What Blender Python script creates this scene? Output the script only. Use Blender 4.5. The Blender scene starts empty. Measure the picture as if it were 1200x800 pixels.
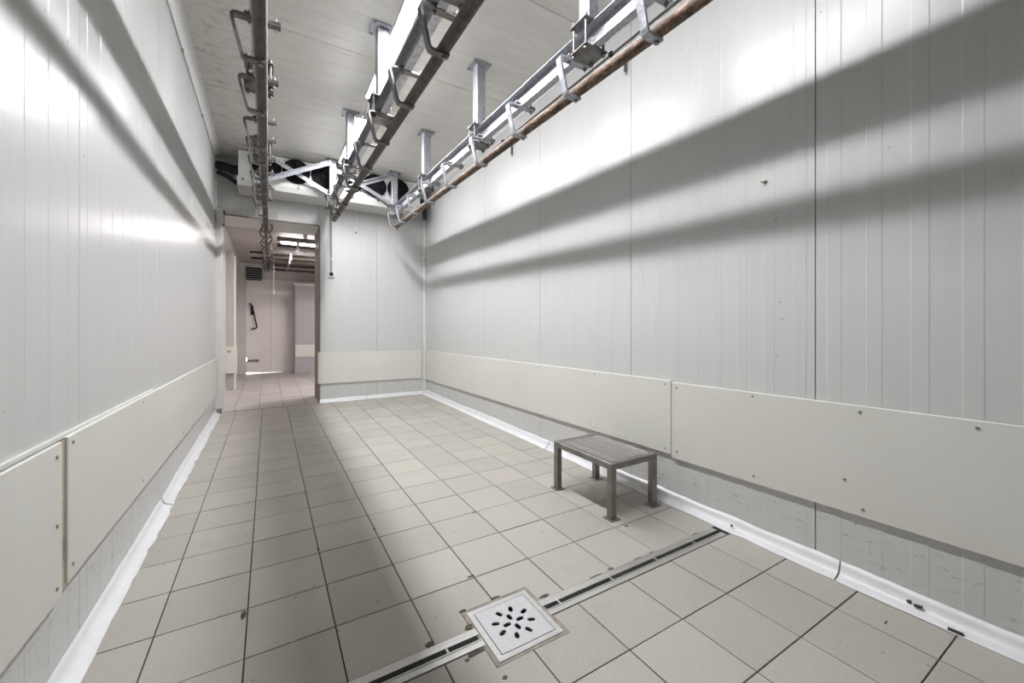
import bpy, bmesh, math, random
from mathutils import Vector, Matrix, Euler
random.seed(7)
S = bpy.context.scene
COL = S.collection
PI = math.pi

# ------------------------------------------------------------------ camera
FPX, YAW, CAMZ = 476.283, 0.5396978, 1.183
cam_d = bpy.data.cameras.new('camera'); cam = bpy.data.objects.new('camera', cam_d); COL.objects.link(cam)
cam.location = (0, 0, CAMZ); cam.rotation_euler = (PI/2, 0, -YAW)
cam_d.sensor_width = 36.0; cam_d.lens = FPX/1200*36.0; cam_d.shift_y = -12/1200
cam_d.clip_start = 0.02; cam_d.clip_end = 100
S.camera = cam
# ------------------------------------------------------------------ world, exposure
w = bpy.data.worlds.new('world'); S.world = w; w.use_nodes = True
bg = w.node_tree.nodes['Background']; bg.inputs[0].default_value = (1.0, 0.93, 0.86, 1); bg.inputs[1].default_value = 6.0
S.view_settings.view_transform = 'Standard'; S.view_settings.look = 'None'
S.view_settings.gamma = 1.0; S.view_settings.use_curve_mapping = False
S.view_settings.exposure = 1.2
LAMP = 91.0         # emission of the cold-room diffusers
HALL_FILL = 70.0  # emission of the added, unseen hall batten

# ------------------------------------------------------------------ helpers
SX, SY = 0.0104, 0.0138                     # the floor falls towards the drain
def fz(x, y): return SX*x + SY*y
def rz(y): return 0.020*(y-1.2)             # the overhead rails climb slightly
ROOT0 = Vector((0, 0, 0))

class MB:
    def __init__(s): s.v = []; s.f = []; s.sm = []
    def add(s, verts, faces, smooth=False):
        o = len(s.v); s.v += [tuple(p) for p in verts]
        for f in faces: s.f.append([i+o for i in f]); s.sm.append(smooth)
        return s
    def bx(s, x0, x1, y0, y1, z0, z1):
        return s.add([(x0,y0,z0),(x1,y0,z0),(x1,y1,z0),(x0,y1,z0),(x0,y0,z1),(x1,y0,z1),(x1,y1,z1),(x0,y1,z1)],
            [(0,3,2,1),(4,5,6,7),(0,1,5,4),(1,2,6,5),(2,3,7,6),(3,0,4,7)])
    def chbox(s, x0, x1, y0, y1, z0, z1, b):
        """box with all vertical and top edges chamfered"""
        P = [(x0+b,y0),(x1-b,y0),(x1,y0+b),(x1,y1-b),(x1-b,y1),(x0+b,y1),(x0,y1-b),(x0,y0+b)]
        cx, cy = (x0+x1)/2, (y0+y1)/2
        def sh(p, d): return (p[0]-math.copysign(min(d, abs(p[0]-cx)), p[0]-cx), p[1]-math.copysign(min(d, abs(p[1]-cy)), p[1]-cy))
        V = [(p[0],p[1],z0) for p in P]+[(p[0],p[1],z1-b) for p in P]+[(*sh(p,b),z1) for p in P]
        F = [tuple(range(7,-1,-1)), tuple(range(16,24))]
        for k in range(2):
            for i in range(8):
                j = (i+1) % 8; F.append((k*8+i, k*8+j, k*8+8+j, k*8+8+i))
        return s.add(V, F)
    def tube(s, p0, p1, r, n=12, r1=None, caps=True, smooth=True):
        p0 = Vector(p0); p1 = Vector(p1); d = (p1-p0).normalized()
        a = d.orthogonal().normalized(); b = d.cross(a); r1 = r if r1 is None else r1
        V = []
        for p, q in ((p0, r), (p1, r1)):
            for i in range(n):
                t = 2*PI*i/n; V.append(p+a*q*math.cos(t)+b*q*math.sin(t))
        s.add(V, [(i, (i+1) % n, n+(i+1) % n, n+i) for i in range(n)], smooth)
        if caps:
            s.add(V, [tuple(range(n-1, -1, -1)), tuple(range(n, 2*n))])
        return s
    def path(s, pts, r, n=8):
        """round tube along a polyline"""
        P = [Vector(p) for p in pts]; rings = []; up = None
        for i, p in enumerate(P):
            d = (P[min(i+1, len(P)-1)]-P[max(i-1, 0)]).normalized()
            a = d.orthogonal().normalized() if up is None else (up-d*up.dot(d)).normalized()
            up = a; b = d.cross(a)
            rings.append([p+a*r*math.cos(2*PI*k/n)+b*r*math.sin(2*PI*k/n) for k in range(n)])
        V = [q for R in rings for q in R]; F = []
        for i in range(len(P)-1):
            for k in range(n):
                F.append((i*n+k, i*n+(k+1) % n, (i+1)*n+(k+1) % n, (i+1)*n+k))
        s.add(V, F, True); m = (len(P)-1)*n
        return s.add(V, [tuple(range(n-1, -1, -1)), tuple(range(m, m+n))])
    def ribbon(s, pts, t, y0, y1):
        """flat bar of thickness t bent along pts in the xz plane, y0..y1 wide"""
        P = [Vector((p[0], p[1])) for p in pts]; L = []; R = []
        for i, p in enumerate(P):
            d = (P[min(i+1, len(P)-1)]-P[max(i-1, 0)]).normalized(); nrm = Vector((-d.y, d.x))
            k = 1.0
            if 0 < i < len(P)-1:
                d1 = (P[i]-P[i-1]).normalized(); k = 1/max(.5, abs(Vector((-d1.y, d1.x)).dot(nrm)))
            L.append(p+nrm*t/2*k); R.append(p-nrm*t/2*k)
        n = len(P); V = []
        for y in (y0, y1):
            V += [(q.x, y, q.y) for q in L]+[(q.x, y, q.y) for q in R]
        F = []
        for i in range(n-1):
            F += [(i, i+1, n+i+1, n+i), (2*n+i+1, 2*n+i, 3*n+i, 3*n+i+1), (i+1, i, 2*n+i, 2*n+i+1), (n+i, n+i+1, 3*n+i+1, 3*n+i)]
        F += [(0, n, 3*n, 2*n), (n-1, 3*n-1, 4*n-1, 2*n-1)]
        return s.add(V, F)
    def prism(s, poly, z0, z1, bev=0.0):
        """vertical prism of a counter-clockwise polygon, top edge chamfered by bev"""
        n = len(poly); P = [Vector(p) for p in poly]; I = []
        for i in range(n):
            d0 = (P[i]-P[i-1]).normalized(); d1 = (P[(i+1) % n]-P[i]).normalized()
            n0 = Vector((-d0.y, d0.x)); n1 = Vector((-d1.y, d1.x))
            I.append(P[i]+(n0+n1)*bev/(1+n0.dot(n1)))
        V = [(p.x, p.y, z0) for p in P]+[(p.x, p.y, z1-bev*.6) for p in P]+[(p.x, p.y, z1) for p in I]
        F = [tuple(range(2*n, 3*n)), tuple(range(n-1, -1, -1))]
        for k in range(2):
            for i in range(n):
                j = (i+1) % n; F.append((k*n+i, k*n+j, k*n+n+j, k*n+n+i))
        return s.add(V, F)
    def xf(s, M):
        s.v = [tuple(M @ Vector(p)) for p in s.v]; return s
    def mesh(s, name, mat, off=ROOT0):
        me = bpy.data.meshes.new(name)
        me.from_pydata([tuple(Vector(p)-off) for p in s.v], [], s.f)
        me.polygons.foreach_set('use_smooth', s.sm)
        if mat: me.materials.append(mat)
        bm = bmesh.new(); bm.from_mesh(me); bmesh.ops.recalc_face_normals(bm, faces=bm.faces); bm.to_mesh(me); bm.free()
        me.update(); return me

def link(name, data, parent=None, loc=None, rot=None):
    o = bpy.data.objects.new(name, data); COL.objects.link(o)
    if parent is not None: o.parent = parent
    if loc is not None: o.location = loc
    if rot is not None: o.rotation_euler = rot
    return o
def off_of(p):
    v = Vector((0, 0, 0))
    while p is not None: v = v+p.location; p = p.parent
    return v
def part(name, mb, mat, parent=None):
    """mesh given in world coordinates (its ancestors are not rotated)"""
    return link(name, mb.mesh(name, mat, off_of(parent)), parent)
def tag(o, label=None, cat=None, group=None, kind=None):
    if label: o['label'] = label
    if cat: o['category'] = cat
    if group: o['group'] = group
    if kind: o['kind'] = kind
    return o
def thing(name, label, cat, loc, group=None, rot=None):
    return tag(link(name, None, None, loc, rot), label, cat, group)
def struct(name, loc=(0, 0, 0)):
    return tag(link(name, None, None, loc), kind='structure')

# ------------------------------------------------------------------ materials
def mat(name, base, rough=.5, metal=0.0, spec=.5):
    m = bpy.data.materials.new(name); m.use_nodes = True; nt = m.node_tree
    b = nt.nodes['Principled BSDF']
    b.inputs['Base Color'].default_value = (*base, 1); b.inputs['Roughness'].default_value = rough
    b.inputs['Metallic'].default_value = metal; b.inputs['Specular IOR Level'].default_value = spec
    m.diffuse_color = (*base, 1)
    return m, nt, b
def N(nt, typ, **kw):
    n = nt.nodes.new(typ)
    for k, v in kw.items():
        if k in n.inputs: n.inputs[k].default_value = v
        else: setattr(n, k, v)
    return n
def coords(nt, scale=(1, 1, 1), world=True):
    if world: c = N(nt, 'ShaderNodeNewGeometry').outputs['Position']
    else: c = N(nt, 'ShaderNodeTexCoord').outputs['Object']
    mp = N(nt, 'ShaderNodeMapping'); mp.inputs['Scale'].default_value = scale
    nt.links.new(c, mp.inputs['Vector']); return mp.outputs[0]
def noise(nt, vec, scale, detail=4, rough=.55):
    n = N(nt, 'ShaderNodeTexNoise', Scale=scale, Detail=detail, Roughness=rough); nt.links.new(vec, n.inputs['Vector']); return n.outputs['Fac']
def ramp(nt, fac, stops):
    r = N(nt, 'ShaderNodeValToRGB'); e = r.color_ramp.elements
    while len(e) < len(stops): e.new(.5)
    for i, (p, c) in enumerate(stops):
        e[i].position = p; e[i].color = (*c, 1) if len(c) == 3 else c
    nt.links.new(fac, r.inputs[0]); return r.outputs[0]
def mix(nt, fac, a, b, mode='MIX'):
    m = N(nt, 'ShaderNodeMix', data_type='RGBA', blend_type=mode)
    for sock, v in ((m.inputs[0], fac), (m.inputs[6], a), (m.inputs[7], b)):
        if hasattr(v, 'links'): nt.links.new(v, sock)
        elif isinstance(v, (int, float)): sock.default_value = v
        else: sock.default_value = (*v, 1)
    return m.outputs[2]
def math_(nt, op, a, b=0.0):
    m = N(nt, 'ShaderNodeMath', operation=op)
    for i, v in enumerate((a, b)):
        if hasattr(v, 'links'): nt.links.new(v, m.inputs[i])
        else: m.inputs[i].default_value = v
    return m.outputs[0]
def bump(nt, b, h, strength=.2, dist=.002):
    n = N(nt, 'ShaderNodeBump', Strength=strength, Distance=dist); nt.links.new(h, n.inputs['Height']); nt.links.new(n.outputs[0], b.inputs['Normal'])
g3 = lambda v: (v, v, v)

def make_panel(name, base, rough, scuffs=True):
    m, nt, b = mat(name, base, rough, spec=.36)
    v = coords(nt)
    c = mix(nt, 0.0, base, base)
    # thin vertical runs of dirt
    vs = coords(nt, (9, 9, .5)); st = ramp(nt, noise(nt, vs, 3.0, 3), [(.35, g3(.975)), (.6, g3(1.0))])
    c = mix(nt, 1.0, c, st, 'MULTIPLY')
    # specks
    sp = N(nt, 'ShaderNodeTexVoronoi', Scale=7.0); nt.links.new(v, sp.inputs['Vector'])
    spk = ramp(nt, sp.outputs['Distance'], [(.028, g3(1)), (.045, g3(0))])
    c = mix(nt, math_(nt, 'MULTIPLY', spk, .55), c, (.10, .09, .08))
    if scuffs:   # black scrapes low on the wall, left by trolleys
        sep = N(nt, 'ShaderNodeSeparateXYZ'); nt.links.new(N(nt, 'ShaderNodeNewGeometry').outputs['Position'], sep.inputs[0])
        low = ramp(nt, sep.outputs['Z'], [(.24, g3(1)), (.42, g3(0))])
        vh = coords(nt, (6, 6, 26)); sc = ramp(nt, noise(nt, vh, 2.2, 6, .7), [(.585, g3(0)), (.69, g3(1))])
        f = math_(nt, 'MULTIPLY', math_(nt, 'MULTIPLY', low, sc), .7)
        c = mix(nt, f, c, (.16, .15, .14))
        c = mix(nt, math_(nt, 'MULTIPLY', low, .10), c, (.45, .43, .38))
    nt.links.new(c, b.inputs['Base Color'])
    return m
M = {}
M['panel'] = make_panel('white_wall_panel', (.55, .55, .54), .29)
M['hall_panel'] = make_panel('hall_wall_panel', (.60, .58, .57), .4)

def simple(name, base, rough, metal=0., var=.1, scale=6., spec=.5, bmp=0., sc=(1, 1, 1)):
    m, nt, b = mat(name, base, rough, metal, spec)
    v = coords(nt, sc); n = noise(nt, v, scale, 5)
    c = mix(nt, 1.0, base, ramp(nt, n, [(.3, g3(1-var)), (.7, g3(1+0))]), 'MULTIPLY'); nt.links.new(c, b.inputs['Base Color'])
    if bmp: bump(nt, b, n, bmp, .002)
    return m
M['joint'] = simple('rusty_joint_sealant', (.34, .235, .15), .8, var=.5, scale=14)
M['joint_grey'] = simple('grey_joint_sealant', (.36, .35, .32), .8, var=.3, scale=14)
M['core'] = simple('wall_core', (.45, .43, .38), .8)
M['pvc'] = simple('white_pvc', (.70, .70, .71), .36, var=.12, scale=9)
M['trimw'] = simple('white_trim', (.68, .68, .665), .4, var=.08)
M['black'] = simple('black_rubber', (.014, .014, .016), .7, var=.3, spec=.2)
M['insul'] = simple('black_pipe_insulation', (.025, .025, .03), .75, var=.3, scale=20)
M['screw'] = simple('screw_metal', (.30, .29, .27), .4, .8)
M['white_metal'] = simple('white_painted_metal', (.66, .655, .63), .38, var=.1)
M['dark_fan'] = simple('dark_fan_plastic', (.010, .010, .012), .7, var=.2, spec=.15)
M['gasket'] = simple('brown_door_gasket', (.24, .21, .17), .7, var=.3, scale=10)
M['grey_pvc'] = simple('grey_pvc_conduit', (.28, .28, .31), .4, var=.1)
M['cable'] = simple('dark_cable', (.10, .10, .095), .55)
M['seal_line'] = simple('grey_seal_line', (.42, .41, .38), .6, var=.25, scale=20)
M['chip'] = simple('brown_mortar', (.13, .095, .065), .9, var=.6, scale=60)
M['mortar'] = simple('pale_mortar', (.34, .31, .265), .85, var=.4, scale=25)
M['grout'] = simple('dark_grout', (.05, .042, .033), .9, var=.5, scale=12)
M['bed'] = simple('tile_bed', (.10, .085, .07), .9, var=.4, scale=8)
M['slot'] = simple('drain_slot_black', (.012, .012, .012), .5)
M['outside'] = simple('outside_concrete', (.6, .56, .52), .8)

# HDPE guard boards
m, nt, b = mat('cream_guard_board', (.76, .755, .70), .42); M['board'] = m
v = coords(nt); n1 = noise(nt, v, 1.1, 4)
c = ramp(nt, n1, [(.3, (.60, .595, .545)), (.7, (.645, .64, .595))])
ws = coords(nt, (2, 2, 9)); scr = ramp(nt, noise(nt, ws, 5.0, 6, .7), [(.62, g3(0)), (.72, g3(1))])
c = mix(nt, math_(nt, 'MULTIPLY', scr, .16), c, (.42, .41, .38))
sp = N(nt, 'ShaderNodeTexVoronoi', Scale=5.0); nt.links.new(v, sp.inputs['Vector'])
c = mix(nt, math_(nt, 'MULTIPLY', ramp(nt, sp.outputs['Distance'], [(.02, g3(1)), (.04, g3(0))]), .5), c, (.15, .14, .12))
nt.links.new(c, b.inputs['Base Color']); bump(nt, b, noise(nt, v, 60, 2), .05, .001)
M['board_edge'] = simple('stained_board_edge', (.50, .42, .28), .7, var=.5, scale=10)

# floor tile
def make_tile(name, c0, c1):
    m, nt, b = mat(name, c0, .42)
    v = coords(nt)
    inf = N(nt, 'ShaderNodeObjectInfo')
    c = mix(nt, noise(nt, v, 2.2, 5), c0, c1)
    pv = ramp(nt, inf.outputs['Random'], [(0, g3(.90)), (1, g3(1.03))]); c = mix(nt, 1.0, c, pv, 'MULTIPLY')
    fine = ramp(nt, noise(nt, v, 180, 2), [(.35, g3(.90)), (.65, g3(1.03))]); c = mix(nt, 1.0, c, fine, 'MULTIPLY')
    sp = N(nt, 'ShaderNodeTexVoronoi', Scale=9.0); nt.links.new(v, sp.inputs['Vector'])
    c = mix(nt, math_(nt, 'MULTIPLY', ramp(nt, sp.outputs['Distance'], [(.035, g3(1)), (.07, g3(0))]), .6), c, (.12, .09, .06))
    st = ramp(nt, noise(nt, v, 4.5, 6, .65), [(.60, g3(0)), (.75, g3(1))]); c = mix(nt, math_(nt, 'MULTIPLY', st, .22), c, (.22, .18, .13))
    nt.links.new(c, b.inputs['Base Color'])
    rr = ramp(nt, noise(nt, v, 5, 4), [(.3, g3(.36)), (.7, g3(.55))]); nt.links.new(rr, b.inputs['Roughness'])
    bump(nt, b, noise(nt, v, 120, 3), .08, .001)
    return m
M['tile'] = make_tile('beige_grey_floor_tile', (.375, .352, .308), (.42, .397, .352))
M['hall_tile'] = make_tile('hall_floor_tile', (.42, .395, .375), (.47, .445, .42))

# galvanised steel
m, nt, b = mat('galvanised_steel', (.40, .41, .43), .45, .7); M['galv'] = m
v = coords(nt); vo = N(nt, 'ShaderNodeTexVoronoi', Scale=70.0); nt.links.new(v, vo.inputs['Vector'])
c = ramp(nt, vo.outputs['Color'], [(.2, (.30, .31, .335)), (.8, (.46, .47, .505))])
c = mix(nt, ramp(nt, noise(nt, v, 7, 5), [(.52, g3(0)), (.72, g3(.5))]), c, (.30, .29, .28)); nt.links.new(c, b.inputs['Base Color'])
rr = ramp(nt, vo.outputs['Color'], [(.2, g3(.36)), (.8, g3(.52))]); nt.links.new(rr, b.inputs['Roughness'])
# older, darker brackets
m, nt, b = mat('dull_galvanised_bracket', (.34, .33, .32), .5, .6); M['bracket'] = m
v = coords(nt); c = ramp(nt, noise(nt, v, 16, 5), [(.3, (.10, .094, .088)), (.55, (.18, .175, .17)), (.75, (.25, .25, .255))]); nt.links.new(c, b.inputs['Base Color'])
# rusty rail tubes: rolling wear keeps the crown of the tube bare
def make_rust(name, stops):
    m, nt, b = mat(name, (.2, .13, .09), .6, .25)
    v = coords(nt, (1, .45, 1))
    c = ramp(nt, noise(nt, v, 30, 6, .8), stops)
    oc = N(nt, 'ShaderNodeTexCoord'); sx_ = N(nt, 'ShaderNodeSeparateXYZ'); nt.links.new(oc.outputs['Object'], sx_.inputs[0])
    crown = ramp(nt, math_(nt, 'ADD', math_(nt, 'MULTIPLY', sx_.outputs['Z'], 12.0), .5), [(.60, g3(0)), (.78, g3(.8))])
    c = mix(nt, crown, c, (.46, .42, .37)); nt.links.new(c, b.inputs['Base Color'])
    bump(nt, b, noise(nt, v, 60, 4), .25, .001)
    return m
M['rust'] = make_rust('rusty_rail_tube', [(.36, (.018, .012, .009)), (.47, (.075, .045, .027)), (.55, (.15, .095, .06)), (.64, (.30, .235, .185))])
M['rust_dark'] = make_rust('dark_rail_tube', [(.28, (.030, .024, .020)), (.48, (.075, .062, .050)), (.62, (.11, .095, .08)), (.8, (.16, .14, .125))])
# stainless
m, nt, b = mat('brushed_stainless', (.58, .575, .56), .36, .9); M['steel'] = m
v = coords(nt, (1, 30, 30)); c = ramp(nt, noise(nt, v, 8, 3), [(.3, (.50, .495, .48)), (.7, (.66, .655, .64))]); nt.links.new(c, b.inputs['Base Color'])
m, nt, b = mat('dull_stainless_stool', (.32, .30, .28), .42, .8); M['stool'] = m
v = coords(nt); c = ramp(nt, noise(nt, v, 12, 4), [(.3, (.20, .187, .17)), (.7, (.28, .265, .245))]); nt.links.new(c, b.inputs['Base Color'])
m, nt, b = mat('grating_steel', (.36, .35, .335), .45, .75); M['grating'] = m
m, nt, b = mat('drain_lid_steel', (.62, .63, .64), .4, .35); M['lid'] = m
v = coords(nt); c = ramp(nt, noise(nt, v, 200, 2), [(.35, (.46, .47, .475)), (.65, (.56, .57, .58))]); nt.links.new(c, b.inputs['Base Color'])
# ceiling
m, nt, b = mat('off_white_ceiling_panel', (.66, .65, .61), .45); M['ceil'] = m
v = coords(nt, (1.0, 5.0, 1)); c = ramp(nt, noise(nt, v, 2.6, 5), [(.3, (.60, .587, .54)), (.7, (.67, .657, .61))])
v2 = coords(nt, (1, 1.6, 1)); mold = noise(nt, v2, 9, 7, .75)
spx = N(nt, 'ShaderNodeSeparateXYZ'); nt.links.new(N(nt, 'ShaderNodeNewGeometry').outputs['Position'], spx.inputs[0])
side = ramp(nt, math_(nt, 'ADD', math_(nt, 'MULTIPLY', spx.outputs['X'], .8), .5), [(.05, g3(1)), (.55, g3(.12))])     # more mould on the left, where the base colour is also darker
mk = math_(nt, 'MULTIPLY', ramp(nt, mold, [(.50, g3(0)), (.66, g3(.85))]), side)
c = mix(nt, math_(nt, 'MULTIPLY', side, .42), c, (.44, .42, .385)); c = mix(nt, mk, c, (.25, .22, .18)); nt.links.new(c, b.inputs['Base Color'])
bump(nt, b, noise(nt, v, 3, 3), .08, .004)
M['hall_bay'] = make_panel('grey_bay_panel', (.40, .39, .405), .45)
M['pier'] = make_panel('beige_pier_panel', (.44, .415, .37), .5)
M['hall_ceil'] = simple('hall_ceiling_panel', (.50, .45, .43), .5, var=.15, scale=3)
M['hall_door'] = simple('hall_door_leaf', (.80, .765, .755), .4, var=.08, scale=1.5)
def emit(name, colr, s):
    m = bpy.data.materials.new(name); m.use_nodes = True; nt = m.node_tree; nt.nodes.clear()
    e = N(nt, 'ShaderNodeEmission', Color=(*colr, 1), Strength=s); o = N(nt, 'ShaderNodeOutputMaterial'); nt.links.new(e.outputs[0], o.inputs[0]); return m
M['lamp'] = emit('lit_diffuser', (.97, .972, 1.0), LAMP)
M['hall_face'] = emit('dim_hall_diffuser', (1.0, .94, .93), 32.0)
M['hall_fill'] = emit('added_hall_diffuser', (1.0, .93, .905), HALL_FILL)

# ------------------------------------------------------------------ room constants
XL, XR, YB, YF, ZC = -.60, 2.30, 6.72, -2.6, 3.53

# ------------------------------------------------------------------ floor
floor = struct('floor')
def slab(x0, x1, y0, y1, dz=-.003, thick=.06):
    mb = MB(); c = [(x0,y0),(x1,y0),(x1,y1),(x0,y1)]
    V = [(x, y, fz(x, y)+dz-thick) for x, y in c]+[(x, y, fz(x, y)+dz) for x, y in c]
    return mb.add(V, [(0,3,2,1),(4,5,6,7),(0,1,5,4),(1,2,6,5),(2,3,7,6),(3,0,4,7)])
for q in ((XL-.1, XR+.1, YF-.1, 1.226), (XL-.1, .676, 1.226, 1.335), (.994, XR+.1, 1.226, 1.335), (XL-.1, -.52, 1.335, 1.43), (2.205, XR+.1, 1.335, 1.43),
          (XL-.1, .676, 1.43, 1.54), (.994, XR+.1, 1.43, 1.54), (XL-.1, XR+.1, 1.54, YB+.02)): part('tile_bed', slab(*q, dz=-.005), M['grout'], floor)
tile_rot = (math.atan(SY), -math.atan(SX), 0)
tile_cache = {}
G = .005
def lay(parent, x0, x1, y0, y1, matl, poly=None):
    """one tile between the joint lines x0..x1, y0..y1 (or of a notched outline)"""
    cx, cy = (x0+x1)/2, (y0+y1)/2
    if poly is None:
        key = (round(x1-x0, 3), round(y1-y0, 3), matl.name)
        if key not in tile_cache:
            a, b_ = (x1-x0-G)/2, (y1-y0-G)/2
            tile_cache[key] = MB().prism([(-a,-b_),(a,-b_),(a,b_),(-a,b_)], -.006, 0, .0015).mesh('tile', matl)
        me = tile_cache[key]
    else:
        me = MB().prism([(p[0]-cx, p[1]-cy) for p in poly], -.006, 0, .0015).mesh('tile', matl)
    r = random.Random(int(cx*971+cy*7919))
    return link('tile', me, parent, (cx, cy, fz(cx, cy)+r.uniform(-.0006, .0006)),
                (tile_rot[0]+r.uniform(-.002, .002), tile_rot[1]+r.uniform(-.002, .002), 0))
xs = [XL]+[-.374+.3*k for k in range(9)]+[XR]
g = G/2
rows_far = [1.430]+[1.722+.3*k for k in range(17)]+[YB]
rows_near = [1.335, 1.047, .757, .455, .155]
CUT = {(3, 'f'): 1, (4, 'f'): 2, (3, 'n'): 3, (4, 'n'): 4}
for ci in range(len(xs)-1):
    x0, x1 = xs[ci], xs[ci+1]
    for ri in range(len(rows_far)-1):
        y0, y1 = rows_far[ri], rows_far[ri+1]; poly = None
        if ri == 0 and abs(x0-.526) < .01: poly = [(x0+g,y0+g),(.676,y0+g),(.676,1.540),(x1-g,1.540),(x1-g,y1-g),(x0+g,y1-g)]
        if ri == 0 and abs(x0-.826) < .01: poly = [(.994,y0+g),(x1-g,y0+g),(x1-g,y1-g),(x0+g,y1-g),(x0+g,1.540),(.994,1.540)]
        lay(floor, x0, x1, y0, y1, M['tile'], poly)
    for ri in range(len(rows_near)-1):
        y1, y0 = rows_near[ri], rows_near[ri+1]; poly = None
        if ri == 0 and abs(x0-.526) < .01: poly = [(x0+g,y0+g),(x1-g,y0+g),(x1-g,1.226),(.676,1.226),(.676,y1-g),(x0+g,y1-g)]
        if ri == 0 and abs(x0-.826) < .01: poly = [(x0+g,y0+g),(x1-g,y0+g),(x1-g,y1-g),(.994,y1-g),(.994,1.226),(x0+g,1.226)]
        lay(floor, x0, x1, y0, y1, M['tile'], poly)
mb = MB()                                   # the rows under and behind the camera, out of the frame
y = .155
while y > YF:
    y0 = max(YF, y-.3)
    for ci in range(len(xs)-1):
        q = [(xs[ci]+g, y0+g), (xs[ci+1]-g, y0+g), (xs[ci+1]-g, y-g), (xs[ci]+g, y-g)]
        mb.add([(a, b_, fz(a, b_)) for a, b_ in q]+[(a, b_, fz(a, b_)-.004) for a, b_ in q], [(0,1,2,3),(4,7,6,5),(0,4,5,1),(1,5,6,2),(2,6,7,3),(3,7,4,0)])
    y = y0
tag(part('tile', mb, M['tile'], floor), kind='stuff')
# broken tile corners filled with brown mortar
def chip(x, y, sx_, sy_, seed, rot=0.):
    r = random.Random(seed); n = 9; P = []
    for k in range(n):
        t = 2*PI*k/n; q = r.uniform(.65, 1.1); a, b_ = q*sx_*math.cos(t), q*sy_*math.sin(t)
        P.append((x+a*math.cos(rot)-b_*math.sin(rot), y+a*math.sin(rot)+b_*math.cos(rot)))
    mb = MB(); z = fz(x, y)
    mb.prism([(p[0], p[1]) for p in P], z-.004, z+.0011, .0003)
    return part('mortar_patch', mb, M['chip'], floor)
for i, c in enumerate([(-.088,1.985,.011,.034),(.512,1.445,.022,.016),(.815,1.738,.018,.009),(1.42,1.44,.022,.010),(1.32,1.436,.05,.006),
        (1.11,2.318,.016,.007),(.67,1.45,.02,.016),(1.03,1.445,.034,.012),(.64,1.322,.045,.012),(1.80,1.70,.016,.010),(1.60,1.434,.03,.006),
        (2.06,1.434,.03,.005),(.685,1.545,.02,.008),(.84,1.547,.03,.007),(1.70,1.434,.02,.005),(.60,1.31,.010,.008),(.68,1.18,.012,.010),(2.10,.62,.016,.004),
        (.225,2.36,.007,.012),(.525,2.43,.006,.014)]):
    chip(*c, seed=i)

# ------------------------------------------------------------------ walls
def panel_mesh(L, H, matl, period=.148, first=.05, depth=.0010, thick=.03):
    """sandwich panel: local x along the wall, y towards the room, z up; micro-ribbed face"""
    pr = [(0, -.002), (.0015, 0)]; s = first
    while s+.070 < L-.01:
        pr += [(s, 0), (s+.004, depth), (s+.056, depth), (s+.060, 0)]; s += period
    pr += [(L-.0015, 0), (L, -.002)]
    n = len(pr); V = [(a, d, 0) for a, d in pr]+[(a, d, H) for a, d in pr]+[(0,-thick,0),(L,-thick,0),(0,-thick,H),(L,-thick,H)]
    F = [(i, i+1, n+i+1, n+i) for i in range(n-1)]
    F += [(2*n, 2*n+2, 2*n+3, 2*n+1), (0, n, 2*n+2, 2*n), (n-1, 2*n+1, 2*n+3, 2*n-1), tuple(range(n-1, -1, -1))+(2*n, 2*n+1), tuple(range(n, 2*n))+(2*n+3, 2*n+2)]
    return MB().add(V, F).mesh('panel', matl)
pc = {}
def pm(L, H, matl, first):
    k = (round(L, 3), round(H, 3), matl.name, round(first, 3))
    if k not in pc: pc[k] = panel_mesh(L, H, matl, first=first)
    return pc[k]
PW, JG = 1.1805, .0035
# right wall
wr = struct('wall_right')
part('wall_core', MB().bx(XR+.031, XR+.16, YF-.1, YB+.1, -.1, ZC+.05), M['joint'], wr)
ys = [.945+PW*k for k in range(-3, 5)]+[YB]
for a, b_ in zip(ys[:-1], ys[1:]):
    link('panel', pm(b_-a-JG, 3.6, M['panel'], .036), wr, (XR, a+JG/2, -.08), (0, 0, PI/2))
# left wall (local x runs towards the viewer)
wl = struct('wall_left')
part('wall_core', MB().bx(XL-.16, XL-.031, YF-.1, YB+.03, -.1, ZC+.05), M['joint_grey'], wl)
yl = [2.111+1.21*k for k in range(-4, 4)]+[YB]
for a, b_ in zip(yl[:-1], yl[1:]):
    link('panel', pm(b_-a-JG, 3.6, M['panel'], .04), wl, (XL, b_-JG/2, -.08), (0, 0, -PI/2))
# back wall with the doorway
DX0, DX1, DZ = -.525, .655, 2.77
wb = struct('wall_back')
part('wall_core', MB().bx(DX1+.02, XR+.16, YB+.031, YB+.12, -.1, ZC+.05).bx(XL-.1, DX1+.02, YB+.031, YB+.12, DZ+.02, ZC+.05), M['joint_grey'], wb)
for a, b_ in ((DX1, 1.49), (1.49, XR)):
    link('panel', pm(b_-a-JG*.6, 3.6, M['panel'], .04), wb, (b_, YB, -.06), (0, 0, PI))
link('panel', pm(DX1-XL-.004, ZC-DZ+.03, M['panel'], .04), wb, (DX1-.002, YB, DZ), (0, 0, PI))
# wall behind the camera
wf = struct('wall_front')
part('wall_core', MB().bx(XL-.1, XR+.1, YF-.16, YF-.031, -.1, ZC+.05), M['joint_grey'], wf)
for k in range(3):
    a = XL+k*(XR-XL)/3; link('panel', pm((XR-XL)/3-JG, 3.6, M['panel'], .04), wf, (a+JG/2, YF, -.08), (0, 0, 0))
# move wall_front panels to face the room (+y): local y already points to +y

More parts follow.
